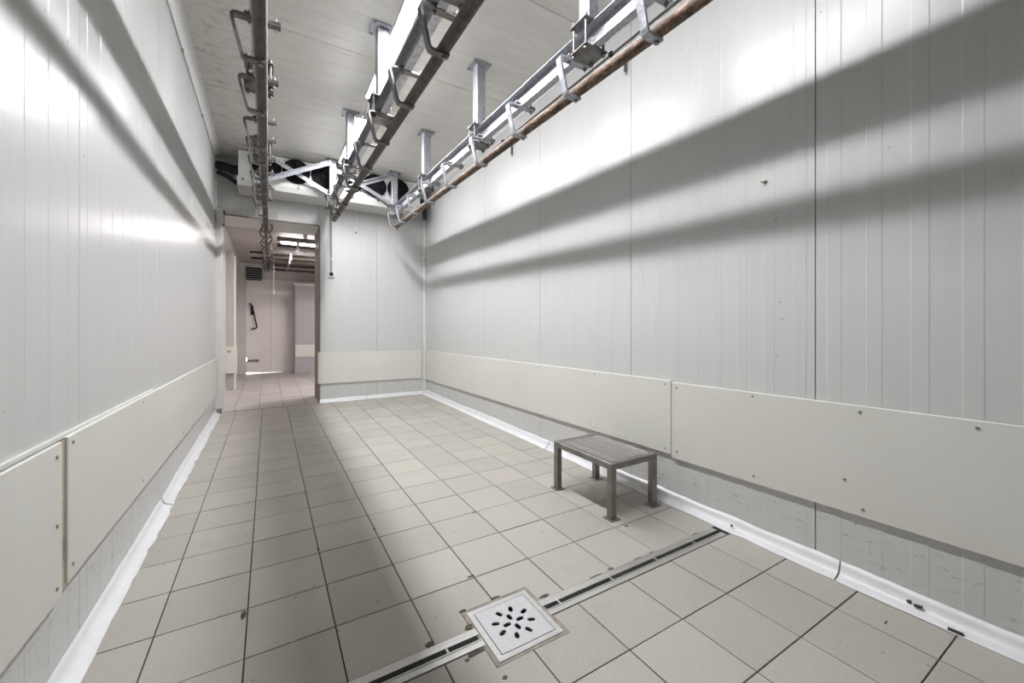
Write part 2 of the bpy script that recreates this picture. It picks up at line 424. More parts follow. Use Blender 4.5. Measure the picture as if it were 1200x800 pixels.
# ceiling: panels laid across the room
ce = struct('ceiling')
part('ceiling_core', MB().bx(XL-.16, XR+.16, YF-.16, YB+.12, ZC+.031, ZC+.15), M['joint_grey'], ce)
def ceil_panel(L, Wd, matl):
    pr = [(0, .003), (.003, 0)]; s = .06
    while s+.08 < L: pr += [(s, 0), (s+.005, -.0018), (s+.07, -.0018), (s+.075, 0)]; s += .17
    pr += [(L-.003, 0), (L, .003)]; n = len(pr)
    V = [(0, a, d) for a, d in pr]+[(Wd, a, d) for a, d in pr]+[(0,0,.03),(0,L,.03),(Wd,0,.03),(Wd,L,.03)]
    F = [(i, i+1, n+i+1, n+i) for i in range(n-1)]+[(2*n, 2*n+1, 2*n+3, 2*n+2), (0, n, 2*n+2, 2*n), (n-1, 2*n+1, 2*n+3, 2*n-1),
         tuple(range(n))+(2*n+1, 2*n), tuple(range(n, 2*n))+(2*n+3, 2*n+2)]
    return MB().add(V, F).mesh('panel', matl)
cy = [YF, -1.13, .05, 1.23, 2.41, 3.62, 4.80, 5.98, YB]
for a, b_ in zip(cy[:-1], cy[1:]):
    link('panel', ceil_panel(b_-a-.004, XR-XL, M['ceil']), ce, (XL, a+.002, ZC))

# coved ceiling trims, corner trims
def cove_profile(r, n=6): return [(0, -r-.012), (.006, -r-.012), (.006, -r)]+[(r-(r-.006)*math.cos(t*PI/2/n), -r+(r-.004)*math.sin(t*PI/2/n)) for t in range(1, n+1)]+[(r+.012, -.004), (r+.012, 0), (0, 0)]
def sweep_y(prof, x, sgn, z, y0, y1, mb=None):
    mb = mb or MB(); n = len(prof)
    V = [(x+sgn*d, yy, z+h) for yy in (y0, y1) for d, h in prof]
    F = [(i, (i+1) % n, n+(i+1) % n, n+i) for i in range(n)]+[tuple(range(n-1, -1, -1)), tuple(range(n, 2*n))]
    return mb.add(V, F)
t1 = struct('trim_1')
for a, b_ in ((YF, .9), (.903, 3.9), (3.903, 6.60)): part('cove_strip', sweep_y(cove_profile(.055), XL, 1, ZC, a, b_), M['trimw'], t1)
t2 = struct('trim_2')
for a, b_ in ((YF, 1.2), (1.203, 4.2), (4.203, 6.25)): part('cove_strip', sweep_y(cove_profile(.055), XR, -1, ZC, a, b_), M['trimw'], t2)
t3 = struct('trim_3'); part('corner_strip', MB().chbox(XR-.045, XR+.005, YB-.045, YB+.005, .10, 3.10, .012), M['trimw'], t3)
part('strip_joint', MB().bx(XR-.046, XR, YB-.046, YB, 2.38, 2.392), M['joint_grey'], t3)
t4 = struct('trim_4'); part('corner_strip', MB().chbox(XL-.02, XL+.016, 6.59, 6.66, 2.68, 3.46, .006), M['trimw'], t4)
# left door post and its bulge, right jamb, lintel
t5 = struct('trim_5')
part('door_post', MB().chbox(XL-.03, DX0, 6.60, 6.78, .06, 2.73, .012), M['white_metal'], t5)
part('post_bracket', MB().chbox(XL+.005, DX0+.012, 6.57, 6.72, 2.62, 2.80, .01), M['white_metal'], t5)
part('post_latch', MB().tube((DX0+.005, 6.58, 2.77), (DX0+.005, 6.66, 2.77), .022, 10).bx(DX0-.006, DX0+.016, 6.66, 6.69, 2.60, 2.76), M['black'], t5)
part('floor_bracket', MB().bx(XL+.01, DX0-.005, 6.585, 6.62, .085, .16), M['screw'], t5)
t6 = struct('trim_6')
part('jamb', MB().bx(DX1+.002, DX1+.08, YB+.035, 7.45, .05, DZ), M['gasket'], t6)
part('lintel_soffit', MB().bx(XL-.1, DX1+.1, YB+.035, 7.45, DZ, DZ+.05), M['white_metal'], t6)
part('jamb_seal', MB().bx(DX1-.006, DX1+.012, YB-.004, YB+.10, .11, DZ-.01), M['gasket'], t6)
part('lintel_seal', MB().bx(DX0, DX1, YB-.004, YB+.02, DZ-.012, DZ+.006), M['gasket'], t6)
part('jamb_guard', MB().chbox(DX1-.022, DX1+.004, YB-.012, YB+.12, .40, .88, .004), M['board_edge'], t6)
part('loose_flap', MB().prism([(0, 0), (.30, 0), (.30, .10)], 0, .004).xf(Matrix.Translation((-.19, YB-.012, DZ+.02)) @ Euler((PI/2, 0, 0)).to_matrix().to_4x4()), M['core'], t6)

# coved floor skirting, in welded lengths with torn edges
def skirt(side, y0, y1, seed, x=None, gap=.0, wid=.062, hgt=.072):
    r = random.Random(seed); mb = MB(); n = max(2, int((y1-y0)/.06)); rings = []
    wob = 0; 
    for i in range(n+1):
        t = y0+(y1-y0)*i/n
        wob = wob*.7+r.uniform(-.004, .004); tear = r.uniform(0, .012) if r.random() < .14 else 0
        end = .016 if i in (0, n) else 0
        wv = wid+wob-tear*.8; hh = hgt+wob*.8
        P = [(.0, hh), (.005, hh+.001), (.011, hh*.62), (.024, hh*.30), (.042, .013), (wv, .0045), (wv+.003, .0012), (wv, 0), (0, 0)]
        ring = []
        for d, h in P:
            d += gap*(1 if d < .01 else 0)
            if side == 'R': ring.append((XR-d, t, fz(XR-d, t)+h))
            elif side == 'L': ring.append((XL+d, t, fz(XL+d, t)+h))
            else: ring.append((t, YB-d, fz(t, YB-d)+h))
        rings.append(ring)
    m_ = len(rings[0]); V = [p for R in rings for p in R]; F = []
    for i in range(n):
        for k in range(m_):
            F.append((i*m_+k, i*m_+(k+1) % m_, (i+1)*m_+(k+1) % m_, (i+1)*m_+k))
    mb.add(V, F, True); mb.add(V, [tuple(range(m_-1, -1, -1)), tuple(range(n*m_, n*m_+m_))])
    return mb
br = struct('baseboard_right')
for i, (a, b_) in enumerate(((YF, .838), (.846, 3.135), (3.143, YB-.03))): part('coving_strip', skirt('R', a, b_, 10+i), M['pvc'], br)
bl = struct('baseboard_left')
for i, (a, b_) in enumerate(((YF, 3.42), (3.44, 6.585))): part('coving_strip', skirt('L', a, b_, 23+i, wid=.068 if i == 0 else .06, hgt=.06), M['pvc'], bl)
bb = struct('baseboard_back')
for i, (a, b_) in enumerate(((DX1+.005, 1.33), (1.335, XR-.03))): part('coving_strip', skirt('B', a, b_, 31+i, wid=.04, hgt=.06), M['pvc'], bb)
for i, (yy, xx, l, h) in enumerate(((.57, XR-.030, .026, .006), (.60, XR-.022, .012, .006), (1.345, XR-.035, .006, .006), (.46, XR-.055, .04, .008))):
    part('tear_hole', MB().tube((xx, yy-l/2, fz(xx, yy)+.035 if xx > XR-.04 else fz(xx, yy)+.011), (xx, yy+l/2, fz(xx, yy)+.03 if xx > XR-.04 else fz(xx, yy)+.010), .006, 6), M['slot'], br)

# ------------------------------------------------------------------ guard boards
def board(label, side, a, b_, z0, z1, screws, group, thick=.016):
    mid = (a+b_)/2
    if side == 'R': loc = (XR-.001, mid, z0); mk = lambda: MB().chbox(XR-.004-thick, XR-.004, a, b_, z0, z1, .003)
    elif side == 'L': loc = (XL+.001, mid, z0); mk = lambda: MB().chbox(XL+.004, XL+.004+thick, a, b_, z0, z1, .003)
    else: loc = (mid, YB-.001, z0); mk = lambda: MB().chbox(a, b_, YB-.004-thick, YB-.004, z0, z1, .003)
    t = thing('guard_board', label, 'wall guard', loc, group)
    part('board', mk(), M['board'], t)
    for s, z in screws:
        if side == 'R': p0, p1 = (XR-.004-thick-.0002, s, z), (XR-.004-thick-.003, s, z)
        elif side == 'L': p0, p1 = (XL+.004+thick+.0002, s, z), (XL+.004+thick+.003, s, z)
        else: p0, p1 = (s, YB-.004-thick-.0002, z), (s, YB-.004-thick-.003, z)
        part('screw', MB().tube(p0, p1, .006, 8), M['screw'], t)
    return t
GR = 'cream guard boards screwed along the walls'
def scr(ss, zz): return [(s, z) for s in ss for z in zz]
board('cream plastic guard board on the right wall nearest the viewer, beside the drain channel', 'R', -1.4, 1.760, .352, .848,
      [(1.72, .815), (1.72, .40), (1.235, .825), (1.23, .39), (.764, .82), (.753, .385), (.41, .82), (.82, .50), (.1, .82), (.1, .39)], GR)
board('long cream guard board on the right wall from behind the stool to the corner', 'R', 1.764, 6.655, .372, .858,
      scr((1.81, 2.5, 3.3, 4.2, 5.2, 6.3), (.83, .40)), GR)
board('cream plastic guard board on the left wall nearest the viewer, left of the brown gap', 'L', -1.2, 1.903, .318, .822, scr((1.86, 1.2, .5), (.78, .56, .36)), GR)
board('long cream guard board on the left wall, brown gap to doorway', 'L', 1.945, 6.58, .335, .828, scr((1.985, 2.9, 4.1, 5.4), (.80, .38)), GR)
board('short cream plastic guard board on the back wall right of the doorway', 'B', DX1-.02, 2.225, .392, .862, scr((1.15, 1.33, 1.9), (.83,)), GR)
t7 = struct('trim_7'); part('gap_filler', MB().bx(XL+.0035, XL+.013, 1.905, 1.943, .33, .82), M['board_edge'], t7)
part('top_bead', MB().bx(XL, XL+.012, -1.2, 3.2, .826, .838), M['trimw'], t7)

# ------------------------------------------------------------------ floor drain
CH0, CH1 = 1.337, 1.430
def channel(label, x0, x1, bars):
    xm = (x0+x1)/2
    t = thing('drain_channel', label, 'drain', (xm, 1.383, fz(xm, 1.383)-.03), 'slotted drain channels across the floor')
    def strip(ya, yb, za, zb):
        mb = MB(); V = []
        for dz in (za, zb):
            V += [(x, yy, fz(x, yy)+dz) for x, yy in ((x0, ya), (x1, ya), (x1, yb), (x0, yb))]
        return mb.add(V, [(0,3,2,1),(4,5,6,7),(0,1,5,4),(1,2,6,5),(2,3,7,6),(3,0,4,7)])
    part('flange', strip(CH0, 1.366, -.02, .0015), M['steel'], t); part('flange', strip(1.396, CH1, -.02, .0015), M['steel'], t)
    part('lip', strip(1.364, 1.369, -.05, .0035), M['steel'], t); part('lip', strip(1.393, 1.398, -.05, .0035), M['steel'], t)
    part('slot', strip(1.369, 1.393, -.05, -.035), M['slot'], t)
    for x in bars: part('spacer', MB().bx(x-.004, x+.004, 1.366, 1.396, fz(x, 1.38)-.008, fz(x, 1.38)+.003), M['steel'], t)
channel('stainless slotted drain channel running from the square drain to the right wall', .985, 2.205, (1.06, 1.365, 1.67, 1.975))
channel('stainless slotted drain channel running left from the square drain out of the frame', -.52, .688, (.555, .25, -.05, -.35))
dcx, dcy = .8345, 1.381
dr = thing('floor_drain', 'square stainless floor drain with slotted lid set in the tiles', 'drain', (dcx, dcy, fz(dcx, dcy)), rot=(tile_rot[0], tile_rot[1], 0))
def lpart(name, mb, matl, parent, **k): return link(name, mb.mesh(name, matl), parent, **k)
fr = MB(); a, b_ = .1405, .119
for (x0, x1, y0, y1) in ((-a, a, b_, a), (-a, a, -a, -b_), (-a, -b_, -b_, b_), (b_, a, -b_, b_)): fr.bx(x0, x1, y0, y1, -.012, .0025)
lpart('frame', fr, M['steel'], dr)
lpart('mortar_bed', MB().bx(-.156, -.139, -.153, .156, -.03, -.0008).bx(.139, .158, -.153, .156, -.03, -.0008).bx(-.139, .139, -.153, -.139, -.03, -.0008).bx(-.139, .139, .139, .156, -.03, -.0008), M['mortar'], dr)
# lid: a plate with twelve real slots
def slotted_plate(hx, hy, z, slots, t):
    bm = bmesh.new()
    outer = [bm.verts.new((x, y, z)) for x, y in ((-hx,-hy),(hx,-hy),(hx,hy),(-hx,hy))]
    E_ = [bm.edges.new((outer[i], outer[(i+1) % 4])) for i in range(4)]
    for (cx, cy, ang, L, R) in slots:
        pts = []
        for s_, base in ((1, -PI/2), (-1, PI/2)):
            for k in range(5):
                tt = base+PI*k/4; pts.append((s_*L/2+R*math.cos(tt), R*math.sin(tt)))
        vs = [bm.verts.new((cx+p[0]*math.cos(ang)-p[1]*math.sin(ang), cy+p[0]*math.sin(ang)+p[1]*math.cos(ang), z)) for p in pts]
        E_ += [bm.edges.new((vs[i], vs[(i+1) % len(vs)])) for i in range(len(vs))]
    bmesh.ops.triangle_fill(bm, use_beauty=True, edges=E_)
    # drop faces inside the slots
    def inside(c):
        for (cx, cy, ang, L, R) in slots:
            dx, dy = c.x-cx, c.y-cy; u = dx*math.cos(ang)+dy*math.sin(ang); v_ = -dx*math.sin(ang)+dy*math.cos(ang)
            if abs(v_) < R*.9 and abs(u) < L/2+R*.7: return True
        return False
    bmesh.ops.delete(bm, geom=[f for f in bm.faces if inside(f.calc_center_median())], context='FACES')
    ret = bmesh.ops.extrude_face_region(bm, geom=list(bm.faces))
    bmesh.ops.translate(bm, vec=(0, 0, -t), verts=[v_ for v_ in ret['geom'] if isinstance(v_, bmesh.types.BMVert)])
    bmesh.ops.recalc_face_normals(bm, faces=bm.faces)
    return bm
slots = []
for k in range(4): slots.append((.030*math.cos(PI/4*0+PI/2*k+.05), .030*math.sin(PI/2*k+.05), PI/2*k+.05, .016, .0092))
for k in range(8): slots.append((.072*math.cos(PI/4*k+.42), .072*math.sin(PI/4*k+.42), PI/4*k+.42 if k % 2 == 0 else PI/4*k+.42, .015, .0092))
bm = slotted_plate(.1165, .1165, .0035, slots, .006); me = bpy.data.meshes.new('lid'); bm.to_mesh(me); bm.free(); me.materials.append(M['lid'])
link('lid', me, dr)
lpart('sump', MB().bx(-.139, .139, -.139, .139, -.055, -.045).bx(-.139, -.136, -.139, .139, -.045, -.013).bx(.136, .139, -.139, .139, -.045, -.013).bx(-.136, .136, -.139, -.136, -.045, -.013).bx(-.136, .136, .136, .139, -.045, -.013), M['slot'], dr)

# ------------------------------------------------------------------ step stool
sxc, syc = 1.9725, 2.0775
st = thing('step_stool', 'low stainless step stool with perforated grating top by the right wall', 'stool', (sxc, syc, fz(sxc, syc)), rot=(tile_rot[0], tile_rot[1], .0))
HX, HY, HT, LG = .2035, .2885, .342, .021
legm = MB().chbox(-LG, LG, -LG, LG, .004, HT-.036, .003).mesh('leg', M['stool']); footm = MB().chbox(-.040, .040, -.040, .040, 0, .005, .002).mesh('foot_plate', M['stool'])
for sx_ in (-1, 1):
    for sy_ in (-1, 1):
        l = link('leg', legm, st, (sx_*(HX-LG), sy_*(HY-LG), 0)); link('foot_plate', footm, l)
fr = MB()
fr.chbox(-HX, HX, -HY, -HY+.042, HT-.038, HT, .003).chbox(-HX, HX, HY-.042, HY, HT-.038, HT, .003)
fr.chbox(-HX, -HX+.042, -HY+.042, HY-.042, HT-.038, HT, .003).chbox(HX-.042, HX, -HY+.042, HY-.042, HT-.038, HT, .003)
lpart('frame', fr, M['stool'], st)
def tread(wd, ln, nx, ny):
    """anti-slip plank: a plate with rows of raised open nozzles"""
    mb = MB(); dx, dy = wd/nx, ln/ny; z = 0
    for i in range(nx):
        for j in range(ny):
            x0, y0 = -wd/2+i*dx, -ln/2+j*dy; cx, cy = x0+dx/2, y0+dy/2; r = min(dx, dy)*.36
            sq = [(x0+dx,cy),(x0+dx,y0+dy),(cx,y0+dy),(x0,y0+dy),(x0,cy),(x0,y0),(cx,y0),(x0+dx,y0)]
            big = i % 2 == 0; h = .0042 if big else .0012
            ro = r*1.18; O = [(cx+ro*math.cos(PI*k/4), cy+ro*math.sin(PI*k/4)) for k in range(8)]; I = [(cx+r*.62*math.cos(PI*k/4), cy+r*.62*math.sin(PI*k/4)) for k in range(8)]
            V = [(*p, z) for p in sq]+[(*p, z) for p in O]+[(*p, z+h) for p in I]+[(*p, z-.010) for p in I]
            F = []
            for k in range(8):
                q = (k+1) % 8
                for s_ in (0, 8, 16): F.append((s_+k, s_+q, s_+8+q, s_+8+k))
            mb.add(V, F)
    mb.bx(-wd/2, -wd/2+.002, -ln/2, ln/2, -.025, 0).bx(wd/2-.002, wd/2, -ln/2, ln/2, -.025, 0)
    return mb
tw = (2*HX-.084)/4
tm = tread(tw-.004, 2*HY-.086, 4, 26).mesh('tread_plank', M['grating'])
for k in range(4): link('tread_plank', tm, st, (-HX+.042+tw*(k+.5), 0, HT-.003))

# ------------------------------------------------------------------ lamps on the ceiling
def lamp(label, y0, y1, x=.872):
    t = thing('ceiling_light', label, 'light', (x, (y0+y1)/2, ZC-.001), 'fluorescent battens in line on the ceiling')
    part('housing', MB().bx(x-.055, x+.055, y0, y1, ZC-.043, ZC-.003).bx(x-.06, x+.06, y0-.012, y0, ZC-.056, ZC-.003).bx(x-.06, x+.06, y1, y1+.012, ZC-.056, ZC-.003), M['white_metal'], t)
    n = 8; mb = MB(); ring = [(x+.036*math.cos(PI+PI*k/n), ZC-.044+.011*math.sin(PI+PI*k/n)) for k in range(n+1)]
    V = [(a_, yy, c_) for yy in (y0+.002, y1-.002) for a_, c_ in ring]
    mb.add(V, [(k, k+1, n+2+k, n+1+k) for k in range(n)]+[(n, 0, n+1, 2*n+1)], True).add(V, [tuple(range(n, -1, -1)), tuple(range(n+1, 2*n+2))])
    part('diffuser', mb, M['lamp'], t)
    return t
lamp('lit fluorescent batten on the ceiling nearest the fan cooler, behind the middle rail', 4.60, 5.96)
lamp('lit fluorescent batten on the ceiling cut by the top edge of the picture', 2.74, 4.16)
lamp('fluorescent batten on the ceiling above the viewer, out of the frame', .86, 2.28)
part('lamp_cable', MB().path([(.87, 4.17, 3.50), (.85, 4.25, 3.42), (.84, 4.36, 3.40), (.86, 4.5, 3.46), (.89, 4.59, 3.49)], .006, 6), M['grey_pvc'])
tag(bpy.data.objects['lamp_cable'], 'short grey cable looped between the two lit ceiling battens', 'cable')

# ------------------------------------------------------------------ overhead rails
BT = 2.930; BBM = 2.790                      # top and underside of the channel beam at y = 1.2
def channel_beam(xf, y0, y1):
    """U-channel lying on its side, open towards the left"""
    fl, tk = .050, .004
    prof = [(0, BBM), (fl, BBM), (fl, BT), (0, BT), (0, BT-tk), (fl-tk, BT-tk), (fl-tk, BBM+tk), (0, BBM+tk)]
    n = 8; V = [(xf+a, yy, c+rz(yy)) for yy in (y0, y1) for a, c in prof]
    F = [(i, (i+1) % 8, 8+(i+1) % 8, 8+i) for i in range(8)]
    F += [(0, 1, 6, 7), (1, 2, 5, 6), (2, 3, 4, 5), (8, 15, 14, 9), (9, 14, 13, 10), (10, 13, 12, 11)]
    return MB().add(V, F)
def bracket_meshes():
    r = MB(); t = .014
    pts = [(.092, .178), (-.105, .178), (-.120, .174), (-.128, .162), (-.127, .150), (-.084, -.018), (-.078, -.030), (-.066, -.036), (.022, -.036)]
    r.ribbon(pts, t, -.021, .021)
    clamp = MB().bx(-.022, .022, -.024, .024, 0, .009)
    bolt = MB().tube((0, 0, -.030), (0, 0, .018), .0065, 8).tube((0, 0, -.034), (0, 0, -.024), .0125, 6, smooth=False)
    nut = MB().tube((0, 0, -.030), (0, 0, -.018), .012, 6, smooth=False).tube((0, 0, -.04), (0, 0, .03), .006, 8)
    return r.mesh('hanger_bracket', M['bracket']), clamp.mesh('clamp', M['bracket']), bolt.mesh('bolt', M['screw']), nut.mesh('bolt', M['screw'])
BR, BC, BB_, BN = bracket_meshes()
BRG = BR.copy(); BRG.materials.clear(); BRG.materials.append(M['galv'])
platem = MB().chbox(-.085, .085, -.085, .085, 0, .010, .004).mesh('mount_plate', M['galv'])
clampp = MB().chbox(-.085, .085, -.07, .07, -.005, .005, .003).mesh('clamp_plate', M['bracket'])
rodm = MB().tube((0, 0, -.02), (0, 0, .185), .0075, 8).tube((0, 0, -.022), (0, 0, -.008), .014, 6, smooth=False).tube((0, 0, .158), (0, 0, .170), .014, 6, smooth=False).mesh('threaded_rod', M['bracket'])
bolthead = MB().tube((0, 0, -.008), (0, 0, .002), .011, 6, smooth=False).mesh('bolt', M['screw'])
POSTY = (-1.06, .37, 1.80, 3.235, 4.65, 6.07)
def rail(label, xp, xbeam, xpost, y_end, ybr, pipe_end, clean):
    t = thing('overhead_rail', label, 'rail', (xpost, 0, ZC), 'overhead carcass rails hung from the ceiling')
    part('channel_beam', channel_beam(xbeam, -2.4, y_end), M['galv'], t)
    pz_ = lambda y: 2.612+rz(y)
    # the tube: local z is measured from its axis so that wear follows the crown
    L = pipe_end+2.4; tb = MB(); n = 16
    tb.tube((0, 0, 0), (0, L, 0), .031, n)
    tilt = math.atan(.020)
    link('rail_tube', tb.mesh('rail_tube', M['rust'] if clean else M['rust_dark']), t, Vector((xp, -2.4, pz_(-2.4)))-t.location, (tilt, 0, 0))
    for y in ybr:
        o = link('hanger_bracket', BRG if clean else BR, t, Vector((xp, y, pz_(y)))-t.location)
        link('clamp', BC, o, (-.052, 0, .190)); link('clamp', BC, o, (.069, 0, .184)); link('bolt', BB_, o, (0, 0, -.02)); link('bolt', BN, o, (-.052, 0, .19)); link('bolt', BN, o, (.069, 0, .19))
    for y in POSTY:
        zb = BT+rz(y)+.012; h = ZC-.012-zb; a = .042
        if zb > ZC-.1: continue
        p = part('post', MB().chbox(xpost-a, xpost+a, y-a, y+a, zb, ZC-.008, .006), M['galv'], t)
        link('mount_plate', platem, p, Vector((xpost, y, ZC-.011))-t.location)
        for s in (1, -1):
            for q in (1, -1): link('bolt', bolthead, p, Vector((xpost+s*.068, y+q*.068, ZC-.011))-t.location)
        xc = xbeam+.027
        c0 = link('clamp_plate', clampp, t, Vector((xc, y, BBM+rz(y)-.007))-t.location)
        c1 = link('clamp_plate', clampp, t, Vector((xc, y, BT+rz(y)+.007))-t.location)
        for s in (1, -1):
            for q in (1, -1): link('threaded_rod', rodm, c0, (s*.066, q*.052, .0))
    return t
YBR = [-1.75, -1.1, -.48, .12, .72, 1.316, 1.913, 2.51, 3.125, 3.79, 4.42, 4.97, 5.50, 5.93]
rail('galvanised overhead rail along the right wall with rusty brown tube', 1.598, 1.570, 1.600, 6.16, YBR, 6.02, True)
YBM = [-1.75, -1.1, -.48, .12, .72, 1.34, 1.96, 2.54, 3.155, 3.755, 4.37, 5.06, 5.60]
rail('overhead rail down the middle of the ceiling under the lit battens', .770, .722, .757, 6.16, YBM, 6.02, False)
YBL = [-1.75, -1.1, -.48, .12, .72, 1.34, 1.94, 2.525, 3.135, 3.77, 4.15, 4.6, 5.06, 5.62, 6.16]
rail('overhead rail nearest the left wall whose tube runs on through the doorway', -.035, -.083, -.055, 6.58, YBL, 6.70, False)
# bracing between the last posts
def brace(label, x0, z0, x1, z1, y):
    sd = 1 if y < 6.07 else -1; gap = (6.0275-y) if y < 6.07 else (y-6.1125)
    d = Vector((x1-x0, 0, z1-z0)); L = d.length; ang = math.atan2(d.z, d.x)
    mb = MB().bx(0, L, -.004, .004, -.026, .026).bx(0, L, min(0, -.046*sd), max(0, -.046*sd), .018, .026)
    t = thing('cross_brace', label, 'brace', (x0, y, z0), 'galvanised cross braces in front of the fan cooler', rot=(0, -ang, 0))
    lpart('angle_bar', mb, M['galv'], t)
    for s in (.03, L-.03): lpart('bolt', MB().tube((s, .004*sd, 0), (s, gap*sd, 0), .009, 10).tube((s, -.004*sd, 0), (s, -.012*sd, 0), .011, 6, smooth=False), M['screw'], t)
brace('galvanised brace rising from the left rail to the middle post top', -.03, 3.085, .735, 3.47, 5.985)
brace('galvanised brace falling from the left post top to the middle rail', .0, 3.46, .735, 3.09, 6.155)
brace('galvanised brace rising from the middle rail to the right post top', .775, 3.09, 1.59, 3.465, 5.985)
brace('galvanised brace falling from the middle post top to the right rail end', .775, 3.465, 1.585, 3.09, 6.155)

# ------------------------------------------------------------------ evaporator with six fans
ex0, ex1, ey0, ey1 = -.335, 2.06, 6.26, 6.70
ev = thing('evaporator', 'long white evaporator cooler with six black fans high on the back wall', 'cooler', ((ex0+ex1)/2, (ey0+ey1)/2, 3.05))
part('casing', MB().chbox(ex0, ex1, ey0, ey1, 3.165, 3.515, .008), M['white_metal'], ev)
dt = MB(); V = []
pr = [(ey0-.02, 3.175), (ey0-.02, 3.125), (ey0+.01, 3.060), (ey1, 3.058), (ey1, 3.165), (ey0, 3.165)]
n = len(pr); V = [(x, a, c) for x in (ex0-.01, ex1+.01) for a, c in pr]
dt.add(V, [(i, (i+1) % n, n+(i+1) % n, n+i) for i in range(n)]+[tuple(range(n-1, -1, -1)), tuple(range(n, 2*n))])
part('drip_tray', dt, M['white_metal'], ev)
def ring(mb, cx, cy, cz, R, r, n=24, m_=6):
    V = []
    for i in range(n):
        t = 2*PI*i/n
        for k in range(m_):
            s = 2*PI*k/m_; q = R+r*math.cos(s); V.append((cx+q*math.cos(t), cy+r*math.sin(s), cz+q*math.sin(t)))
    return mb.add(V, [(i*m_+k, i*m_+(k+1) % m_, ((i+1) % n)*m_+(k+1) % m_, ((i+1) % n)*m_+k) for i in range(n) for k in range(m_)], True)
shroud = MB(); ring(shroud, 0, -.004, 0, .160, .008); shroud.tube((0, .002, 0), (0, -.002, 0), .158, 28); shroud = shroud.mesh('fan', M['dark_fan'])
bl_ = MB(); bl_.tube((0, -.012, 0), (0, -.03, 0), .045, 16)
for k in range(5):
    t = 2*PI*k/5; V = []
    for rr_, w0, w1 in ((.04, -.25, .25), (.10, -.28, .34), (.148, -.22, .42)):
        for aa, yy in ((w0, -.012), (w1, -.028)):
            V.append((rr_*math.cos(t+aa), yy, rr_*math.sin(t+aa)))
    V += [(p[0], p[1]+.003, p[2]) for p in V]
    bl_.add(V, [(0,1,3,2),(2,3,5,4),(6,8,9,7),(8,10,11,9),(0,2,8,6),(2,4,10,8),(1,7,9,3),(3,9,11,5),(4,5,11,10),(0,6,7,1)])
bl_ = bl_.mesh('fan_blade', M['black'])
gd = MB()
for R in (.03, .055, .08, .105, .13, .152): ring(gd, 0, -.042+.10*max(0, R-.10), 0, R, .0016, 24, 4)
for k in range(8):
    t = 2*PI*k/8+.2; gd.path([(.02*math.cos(t), -.044, .02*math.sin(t)), (.11*math.cos(t), -.043, .11*math.sin(t)), (.160*math.cos(t), -.010, .160*math.sin(t))], .002, 4)
gd = gd.mesh('fan_guard', M['dark_fan'])
for k in range(6):
    x = -.02+.346*k; f = link('fan', shroud, ev, Vector((x, ey0-.003, 3.352))-ev.location); link('fan_blade', bl_, f); link('fan_guard', gd, f)
    for sx_ in (-1, 1):
        for sz_ in (-1, 1):
            p = (x+sx_*.142, ey0, 3.352+sz_*.118)
            part('screw', MB().tube((p[0], p[1]+.002, p[2]), (p[0], p[1]-.006, p[2]), .007, 6), M['black'], ev)
for xx in (ex0+.05, .35, .70, 1.05, 1.40, 1.75, ex1-.05): part('clip', MB().bx(xx-.012, xx+.012, ey0-.028, ey0-.018, 3.115, 3.150), M['screw'], ev)
# insulated pipes at both ends
part('insulated_pipe', MB().path([(-.337, 6.55, 3.34), (-.42, 6.54, 3.33), (-.50, 6.56, 3.36), (-.58, 6.6, 3.38)], .055, 10), M['insul'], ev)
part('insulated_pipe', MB().path([(-.347, 6.50, 3.142), (-.40, 6.49, 3.17), (-.47, 6.50, 3.22), (-.57, 6.55, 3.27)], .028, 10), M['insul'], ev)
part('insulated_pipe', MB().path([(2.061, 6.45, 3.30), (2.14, 6.45, 3.31), (2.19, 6.46, 3.27), (2.205, 6.47, 3.18), (2.206, 6.47, 3.02)], .036, 10), M['insul'], ev)

# ------------------------------------------------------------------ conduits and cables on the walls
def fin(o, label, cat, group=None): return tag(o, label, cat, group)
cd = thing('conduit', 'grey conduit dropping to a small box beside the doorway', 'conduit', (.815, YB, 2.05))
part('pipe', MB().tube((.815, YB-.018, 2.06), (.815, YB-.018, 3.05), .014, 10), M['grey_pvc'], cd)
part('collar', MB().tube((.815, YB-.018, 2.27), (.815, YB-.018, 2.285), .019, 10), M['trimw'], cd)
bx_ = part('junction_box', MB().chbox(.768, .862, YB-.030, YB-.001, 2.0, 2.095, .006), M['trimw'], cd)
part('box_screw', MB().tube((.815, YB-.028, 2.05), (.815, YB-.045, 2.05), .030, 12), M['black'], bx_)
for a in (-.036, .036):
    for c in (-.036, .036): part('box_screw', MB().tube((.815+a, YB-.028, 2.047+c), (.815+a, YB-.033, 2.047+c), .006, 6), M['screw'], bx_)
cd2 = thing('conduit', 'short white drain pipe hanging below the cooler on the back wall', 'conduit', (1.172, YB, 2.72))
part('pipe', MB().tube((1.172, YB-.016, 2.73), (1.172, YB-.016, 3.06), .012, 10), M['trimw'], cd2)
part('end_cap', MB().tube((1.172, YB-.016, 2.715), (1.172, YB-.016, 2.735), .015, 10), M['screw'], cd2)
c1 = thing('wall_cable', 'thin dark cable clipped high along the right wall behind the rusty tube', 'cable', (XR, 2.0, 3.335))
part('cable', MB().path([(XR-.012, y, 3.337) for y in (YF+.05, -1, .5, 2, 3.5, 5, 6.2)], .007, 8), M['cable'], c1)
for y in (-.9, .62, 2.319, 4.016, 5.6): part('clip', MB().bx(XR-.026, XR-.001, y-.016, y+.016, 3.325, 3.355), M['black'], c1)
